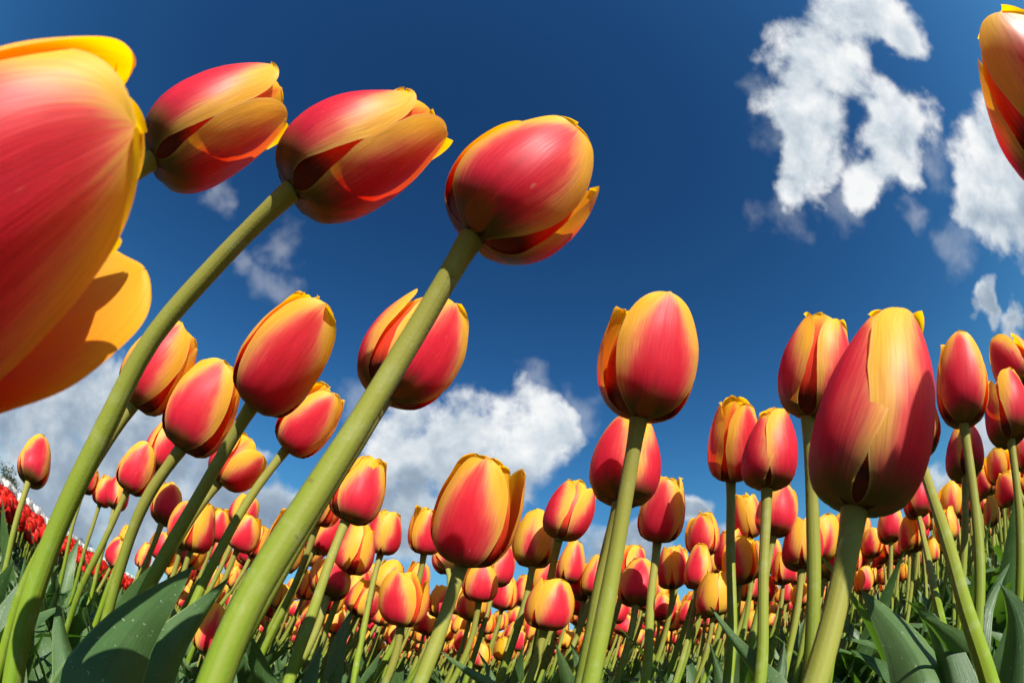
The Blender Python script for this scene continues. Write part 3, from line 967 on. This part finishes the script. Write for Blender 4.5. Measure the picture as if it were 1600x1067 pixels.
feet = [np.array(o.location[:2]) for o in roots]
cand = []
tries = 0
g = random.Random(21)
LEFT_EDGE = -0.34
for (r_lo, r_hi, n_try) in ((.50, .80, 900), (.80, 2.6, 9000), (2.6, 5.0, 15000), (5.0, 9.0, 11000)):
    for _ in range(n_try):
        az = g.uniform(R(-62), R(76))
        rr = math.sqrt(g.uniform(r_lo ** 2, r_hi ** 2))
        x, y = rr * math.sin(az), rr * math.cos(az)
        if x * ROW_N[0] + y * ROW_N[1] > LEFT_EDGE:
            cand.append((rr, x, y))
# thin to the density of a planted bed
cell = {}
keepc = []
for rr, x, y in cand:
    mind = .070 if rr < 2.6 else .085
    kx, ky = int(x // .13), int(y // .13)
    ok = True
    for i in (-1, 0, 1):
        for j in (-1, 0, 1):
            for (a, b) in cell.get((kx + i, ky + j), ()):
                if (a - x) ** 2 + (b - y) ** 2 < mind * mind:
                    ok = False
    if ok and rr < 1.6:
        ok = all((f[0] - x) ** 2 + (f[1] - y) ** 2 > .08 ** 2 for f in feet)
    if ok:
        cell.setdefault((kx, ky), []).append((x, y))
        keepc.append((rr, x, y))
keepc.sort()


def clear_of_sky(p):
    """the bloom may not rise where the photograph shows open sky"""
    px, py = pixel(p)
    lim = np.interp(px, [0, 110, 230, 330, 450, 560, 680, 800, 930, 1050, 1180, 1320, 1430, 1600], [999, 850, 840, 770, 770, 850, 840, 850, 845, 850, 820, 830, 800, 690])
    return py > lim


singles, rest = [], []
for rr, x, y in keepc:
    s = g.uniform(.84, 1.12) * (1.0 if g.random() > .22 else .84)
    head = np.array([x + .13 * s, y, .47 * s])
    px, py = pixel(head)
    inside = -30 < px < 1630 and py < 1100
    if not clear_of_sky(head):
        s *= .86
        head = np.array([x + .13 * s, y, .47 * s])
        if not clear_of_sky(head):
            continue
    if inside and len(singles) < 238:
        singles.append((rr, x, y, s, px))
    else:
        rest.append((rr, x, y, s))
ZONES = [(430, 'left', 'left part'), (900, 'middle', 'middle part'), (1290, 'right of centre', 'right middle part'), (9999, 'right', 'right part')]
HANDLES = [((275, 785), 'small smooth red tulip at lower left'), ((385, 830), 'rounded tulip by the long slanting stem'), ((522, 900), 'squat yellow-crowned tulip'),
           ((602, 828), 'yellow-seamed tulip'), ((628, 930), 'wide-cupped tulip at bottom centre left'), ((752, 790), 'big middle tulip'),
           ((752, 905), 'plump tulip under the big middle one'), ((893, 795), 'tulip right of the white cloud'), ((860, 942), 'broad shaded tulip low in the centre'),
           ((985, 720), 'pink tulip behind the large upright one'), ((1038, 790), 'glowing tulip right of centre'), ((998, 906), 'cluster under the glowing tulip'),
           ((1100, 832), 'slender tulip with the yellow cheek'), ((1140, 856), 'reddish tulip behind the glossy one'), ((1205, 698), 'dark shaded red tulip'),
           ((1254, 846), 'golden-seamed tulip by the thick curved stem'), ((1365, 640), 'biggest right-hand tulip'), ((1390, 816), 'small red tulip under the biggest one'),
           ((1506, 700), 'golden-flanked tulip at right'), ((1570, 636), 'gold-seamed red tulip at the right edge'), ((62, 717), 'lone tulip at the far left edge'),
           ((212, 725), 'red tulip with the shaded fold'), ((508, 826), 'shaded tulip beside the slanting stem'), ((1294, 875), 'crumpled orange tulip')]
DIRS = ['to the right of', 'to the upper right of', 'above', 'to the upper left of', 'to the left of', 'to the lower left of', 'below', 'to the lower right of']
RANK = ['nearest', 'second', 'third', 'fourth', 'fifth', 'sixth', 'seventh', 'eighth', 'ninth', 'tenth', 'eleventh', 'twelfth']
named = {}
order = []
for i, (rr, x, y, s, px) in enumerate(singles):
    if rr > 1.55:
        continue
    c = np.array(pixel((x + .13 * s, y, .47 * s)))
    j = min(range(len(HANDLES)), key=lambda k: np.linalg.norm(c - HANDLES[k][0]))
    v = c - np.array(HANDLES[j][0])
    d8 = int(round(math.atan2(-v[1], v[0]) / (math.pi / 4))) % 8
    order.append((float(np.linalg.norm(v)), j, d8, i))
seen_ = {}
for dist_, j, d8, i in sorted(order):
    k = seen_.get((j, d8), 0)
    seen_[(j, d8)] = k + 1
    if k < len(RANK):
        named[i] = f'mid-sized tulip, {RANK[k]} {DIRS[d8]} the {HANDLES[j][1]}'
for i, (rr, x, y, s, px) in enumerate(singles):
    zone = next(z for z in ZONES if px < z[0])
    far = 'mid-sized' if rr < 1.55 else 'small'
    label = named.get(i, f'{far} red and yellow tulip crowding the {zone[2]} of the field')
    crop_tulip(x, y, s, g.uniform(-.45, .45), g.uniform(0, 6.28), g.randrange(12), rr < 1.9, label, f'{far} tulips in the {zone[2]} of the field', g.choice([g.uniform(.02, .25), g.uniform(.25, .55), g.uniform(.3, .6), g.uniform(.5, .75)]), g.random())
print('singles', len(singles), 'max r', singles[-1][0], 'rest', len(rest))


# ------------------------------------------------------------------ masses too many to count
def merge(parts, name, mats):
    """parts: list of (V, F, UV, material index); quads only"""
    V = np.concatenate([p[0] for p in parts])
    off = np.cumsum([0] + [len(p[0]) for p in parts[:-1]])
    F = np.concatenate([p[1] + o for p, o in zip(parts, off)])
    UV = np.concatenate([p[2] for p in parts])
    fm = np.concatenate([np.full(len(p[1]), p[3]) for p in parts])
    return mesh_from(name, V, F, UV, mats, fm)


def low_plant(seed, h=.43, lean=.13, op=.1, far=False, fat=1.05):
    g_ = np.random.default_rng(seed)
    B = np.array([lean, 0, h])
    ax = np.array([.28, g_.uniform(-.1, .1), 1.0]); ax /= np.linalg.norm(ax)
    path = bezier(np.zeros(3), np.array([.01, 0, h * .4]), B - ax * h * .25, B, 4 if far else 6)
    P, F, UV = tube(path, np.full(len(path), STEM_D / 2), 4)
    out = [(P, F, UV, 1)]
    Rm = np.array(basis_from_axis(ax, (0, -1, 0)))
    for sp in bloom_specs(seed, op):
        if far and sp['inner']:
            continue
        Pp, Ff, Uu = petal_grid(3 if far else 5, 5 if far else 6, fat=fat * (1.1 if far else 1), **sp)
        out.append((Pp * BL @ Rm.T + B, Ff, Uu, 0))
    Vs = np.concatenate([p[0] for p in out])
    o_ = np.cumsum([0] + [len(p[0]) for p in out[:-1]])
    return (Vs, np.concatenate([p[1] + o for p, o in zip(out, o_)]), np.concatenate([p[2] for p in out]), np.concatenate([np.full(len(p[1]), p[3]) for p in out]))


def scatter(templates, spots, name, mats):
    """spots: (x, y, z, scale, yaw)"""
    Vs, Fs, Us, Ms, nb = [], [], [], [], 0
    for (x, y, z, s, yaw) in spots:
        V, F, U, M = templates[g.randrange(len(templates))]
        c, sn = math.cos(yaw), math.sin(yaw)
        W_ = np.stack([V[:, 0] * c - V[:, 1] * sn, V[:, 0] * sn + V[:, 1] * c, V[:, 2]], 1) * s + np.array([x, y, z])
        Vs.append(W_); Fs.append(F + nb); Us.append(U); Ms.append(M); nb += len(V)
    return mesh_from(name, np.concatenate(Vs), np.concatenate(Fs), np.concatenate(Us), mats, np.concatenate(Ms))


LOWP = [low_plant(600 + i, op=.05 * i) for i in range(6)]
FARP = [low_plant(650 + i, op=.05 * i, far=True) for i in range(4)]
spots = [(x, y, 0, s, g.uniform(-.5, .5)) for rr, x, y, s in rest if rr < 6.0]
tag(obj('tulip_field', scatter(LOWP, spots, 'tulip_field', [MAT['petal_mass'], MAT['stem']])), 'dense crowd of small red and yellow tulips behind the nearer ones', 'tulip field', kind='stuff')
spots = [(x, y, 0, s, g.uniform(-.5, .5)) for rr, x, y, s in rest if rr >= 6.0]
for _ in range(5200):
    az = g.uniform(R(-44), R(80))
    rr = 9 + 46 * g.random() ** 1.6
    x, y = rr * math.sin(az), rr * math.cos(az)
    if x * ROW_N[0] + y * ROW_N[1] < LEFT_EDGE:
        continue
    spots.append((x, y, 0, g.uniform(.92, 1.1), g.uniform(-.5, .5)))
tag(obj('distant_tulip_field', scatter(FARP, spots, 'distant_tulip_field', [MAT['petal_mass'], MAT['stem']])), 'far tulips merging into an orange band along the horizon', 'tulip field', kind='stuff')


def low_leaf(seed, wide=1.0, tall=1.0):
    g_ = np.random.default_rng(seed)
    P, F, UV = leaf_grid(g_.uniform(.22, .31) * tall, g_.uniform(.036, .06) * wide, g_.uniform(.03, .25), g_.uniform(.4, 1.5), g_.uniform(1.2, 2.2), g_.uniform(.3, .9), g_.uniform(-.8, .8), 5, 8, .004, seed)
    return (P, F, UV, np.zeros(len(F), int))


LL = [low_leaf(700 + i) for i in range(14)]
spots = []
for _ in range(21000):
    az = g.uniform(R(-75), R(88))
    rr = math.sqrt(g.uniform(.30 ** 2, 3.2 ** 2)) if g.random() < .72 else 3.2 + 9 * g.random() ** 1.4
    x, y = rr * math.sin(az), rr * math.cos(az)
    if x * ROW_N[0] + y * ROW_N[1] < LEFT_EDGE - .05:
        continue
    if rr < .55 and g.random() < .6:
        continue
    spots.append((x, y, 0, g.uniform(.78, 1.22 if rr > .7 else 1.0), g.uniform(0, 6.28)))
tag(obj('tulip_leaves', scatter(LL, spots, 'tulip_leaves', [MAT['leaf']])), 'tangle of grey-green tulip leaves between the stems', 'foliage', kind='stuff')
# rows of leaves without blooms, left of the bed
LP = [low_leaf(740 + i, 1.35, .74) for i in range(14)]
spots = []
RED0, RED1, WHITE1 = -1.10, -1.75, -2.00
for _ in range(7000):
    lat = g.uniform(RED0 - .1, LEFT_EDGE - .08)
    al = -1.2 + 22 * g.random() ** 1.7
    p = field_xy(lat, al)
    if math.hypot(*p) < .6:
        continue
    spots.append((p[0], p[1], 0, g.uniform(.72, 1.0), g.uniform(0, 6.28)))
tag(obj('leafy_rows', scatter(LP, spots, 'leafy_rows', [MAT['leaf_pale']])), 'pale green leafy rows without blooms at the lower left', 'foliage', kind='stuff')

# ------------------------------------------------------------------ scarlet bed at the left with a white edge
RB = []
for i in range(5):
    sps = bloom_specs(800 + i, .35)
    PP, FF, UU, nb = [], [], [], 0
    for sp in sps:
        P, F, UV = petal_grid(5, 7, fat=1.15, **sp)
        PP.append(P); FF.append(F + nb); UU.append(UV); nb += len(P)
    RB.append(mesh_from('bloom', np.concatenate(PP) * .066, np.concatenate(FF), np.concatenate(UU), [MAT['petal_red']]))
P, F, UV = tube(bezier(np.zeros(3), np.array([0, 0, .1]), np.array([.02, 0, .2]), np.array([.03, 0, .33]), 6), np.full(6, .0042), 5)
RS = mesh_from('stem', P, F, UV, [MAT['stem']])
reds = []
for _ in range(2600):
    lat = g.uniform(RED1, RED0)
    al = 0.2 + 34 * g.random() ** 2.0
    p = field_xy(lat, al)
    reds.append((math.hypot(*p), p[0], p[1], g.uniform(.86, 1.08) * (.88 + .30 * (RED0 - lat) / (RED0 - RED1))))
reds.sort()
nred, redrest = 0, []
for rr, x, y, s in reds:
    px, py = pixel((x, y, .36 * s))
    if nred < 150 and -15 < px < 300 and 700 < py < 960:
        root = bpy.data.objects.new('scarlet_tulip', None)
        COL.objects.link(root)
        root.location = (x, y, 0)
        root.rotation_euler = (0, 0, g.uniform(-.6, .6))
        root.scale = (s, s, s)
        tag(root, 'scarlet tulip in the red bed at the far left', 'tulip', 'scarlet tulips in the far left bed')
        obj('stem', RS, root)
        b = obj('bloom', g.choice(RB), root)
        b.location = (.03, 0, .33)
        b.rotation_euler = (g.uniform(-.2, .2), g.uniform(0, .35), g.uniform(0, 6.28))
        nred += 1
    else:
        redrest.append((x, y, 0, s, g.uniform(-.5, .5)))


REDP = [low_plant(850 + i, h=.33, lean=.03, op=.3, far=True, fat=1.15) for i in range(4)]
tag(obj('scarlet_bed', scatter(REDP, redrest, 'scarlet_bed', [MAT['petal_red'], MAT['stem']])), 'solid scarlet band of far tulips running to the horizon at left', 'tulip field', kind='stuff')
WHP = [low_plant(870 + i, h=.40, lean=.02, op=.3, far=True, fat=1.15) for i in range(4)]
spots = []
for _ in range(2400):
    p = field_xy(g.uniform(WHITE1, RED1), 0.2 + 38 * g.random() ** 1.7)
    spots.append((p[0], p[1], 0, g.uniform(1.08, 1.16), g.uniform(-.5, .5)))
tag(obj('white_bed', scatter(WHP, spots, 'white_bed', [MAT['petal_white'], MAT['stem']])), 'thin white line of tulips behind the scarlet bed', 'tulip field', kind='stuff')
spots = []
for _ in range(3000):
    p = field_xy(g.uniform(WHITE1, RED0 + .1), 0.2 + 26 * g.random() ** 1.8)
    spots.append((p[0], p[1], 0, g.uniform(.7, 1.0), g.uniform(0, 6.28)))
tag(obj('scarlet_bed_leaves', scatter(LP, spots, 'scarlet_bed_leaves', [MAT['leaf_pale']])), 'green leaves under the scarlet tulips at left', 'foliage', kind='stuff')


# ------------------------------------------------------------------ trees on the skyline
def tree(px, dist, height, width, label, seed, mat='tree_leaf', dense=900, name='tree', trunk=.35):
    g_ = np.random.default_rng(seed)
    d = ray(px, 800 if px < 100 else 880)
    az = math.atan2(d[0], d[1])
    base = (dist * math.sin(az), dist * math.cos(az), 0)
    root = bpy.data.objects.new(name, None)
    COL.objects.link(root)
    root.location = base
    tag(root, label, 'tree' if name == 'tree' else 'bush', 'trees and bushes on the left skyline')
    parts = []
    tips = []
    r0 = height * .022
    top = np.array([g_.uniform(-.05, .05) * width, 0, height * .8])
    parts.append(tube(bezier(np.zeros(3), np.array([0, 0, height * .3]), top * .7, top, 8), np.linspace(r0, r0 * .25, 8), 6) + (0,))
    for i in range(9):
        z0 = height * g_.uniform(trunk * .8, .68)
        a = g_.uniform(0, 6.28)
        st = np.array([0, 0, z0])
        en = np.array([math.cos(a) * width * g_.uniform(.25, .48), math.sin(a) * width * g_.uniform(.25, .48), min(height * .97, z0 + height * g_.uniform(.12, .38))])
        parts.append(tube(bezier(st, st + (en - st) * np.array([.4, .4, .15]), en - np.array([0, 0, height * .08]), en, 5), np.linspace(r0 * .45, r0 * .08, 5), 4) + (0,))
        tips.append(en)
        tips.append((st + en) / 2 + g_.normal(0, .05 * width, 3))
    tips.append(top)
    obj('trunk', merge(parts, 'trunk', [MAT['bark']]), root)
    tips = np.array(tips)
    k = g_.integers(0, len(tips), dense)
    c = tips[k] + g_.normal(0, 1, (dense, 3)) * np.array([width * .085, width * .085, height * .06])
    c = c[c[:, 2] > height * trunk * .5]
    n = len(c)
    sz = height * .018 * g_.uniform(.6, 1.5, n)[:, None]
    a_ = g_.normal(0, 1, (n, 3)); a_ /= np.linalg.norm(a_, axis=1)[:, None]
    b_ = np.cross(a_, g_.normal(0, 1, (n, 3))); b_ /= np.linalg.norm(b_, axis=1)[:, None]
    V = np.stack([c - a_ * sz, c - b_ * sz * .6, c + a_ * sz, c + b_ * sz * .6], 1).reshape(-1, 3)
    F = np.arange(4 * n).reshape(n, 4)
    obj('crown', mesh_from('crown', V, F, np.tile(np.array([[0, 0], [1, 0], [1, 1], [0, 1]]), (n, 1)), [MAT[mat]], smooth=False), root)
    return root


tree(4, 70, 6.6, 5.0, 'bushy bare-twigged tree on the skyline at the left edge', 901, dense=2200)
tree(26, 80, 4.2, 4.2, 'dark bush on the skyline right of the left edge tree', 902, 'hedge_leaf', 1500, 'bush', .1)
tree(52, 95, 5.0, 5.0, 'thin pale bare tree on the skyline behind the thick left stem', 903, dense=500)
tree(127, 105, 5.6, 4.0, 'roundish dark tree on the skyline between two slim stems', 904, 'hedge_leaf', 1300)
tree(143, 110, 3.6, 4.6, 'low bush on the skyline right of the roundish tree', 905, 'hedge_leaf', 1300, 'bush', .1)
tree(166, 120, 3.4, 7.0, 'wide low hedge on the skyline above the red band', 906, 'hedge_leaf', 1500, 'bush', .1)
tree(186, 130, 4.0, 8.0, 'farther wide hedge on the skyline, left of the leaf tip', 907, 'hedge_leaf', 1500, 'bush', .1)
tree(212, 140, 3.8, 9.0, 'last hedge on the skyline where the red band ends', 908, 'hedge_leaf', 1500, 'bush', .1)
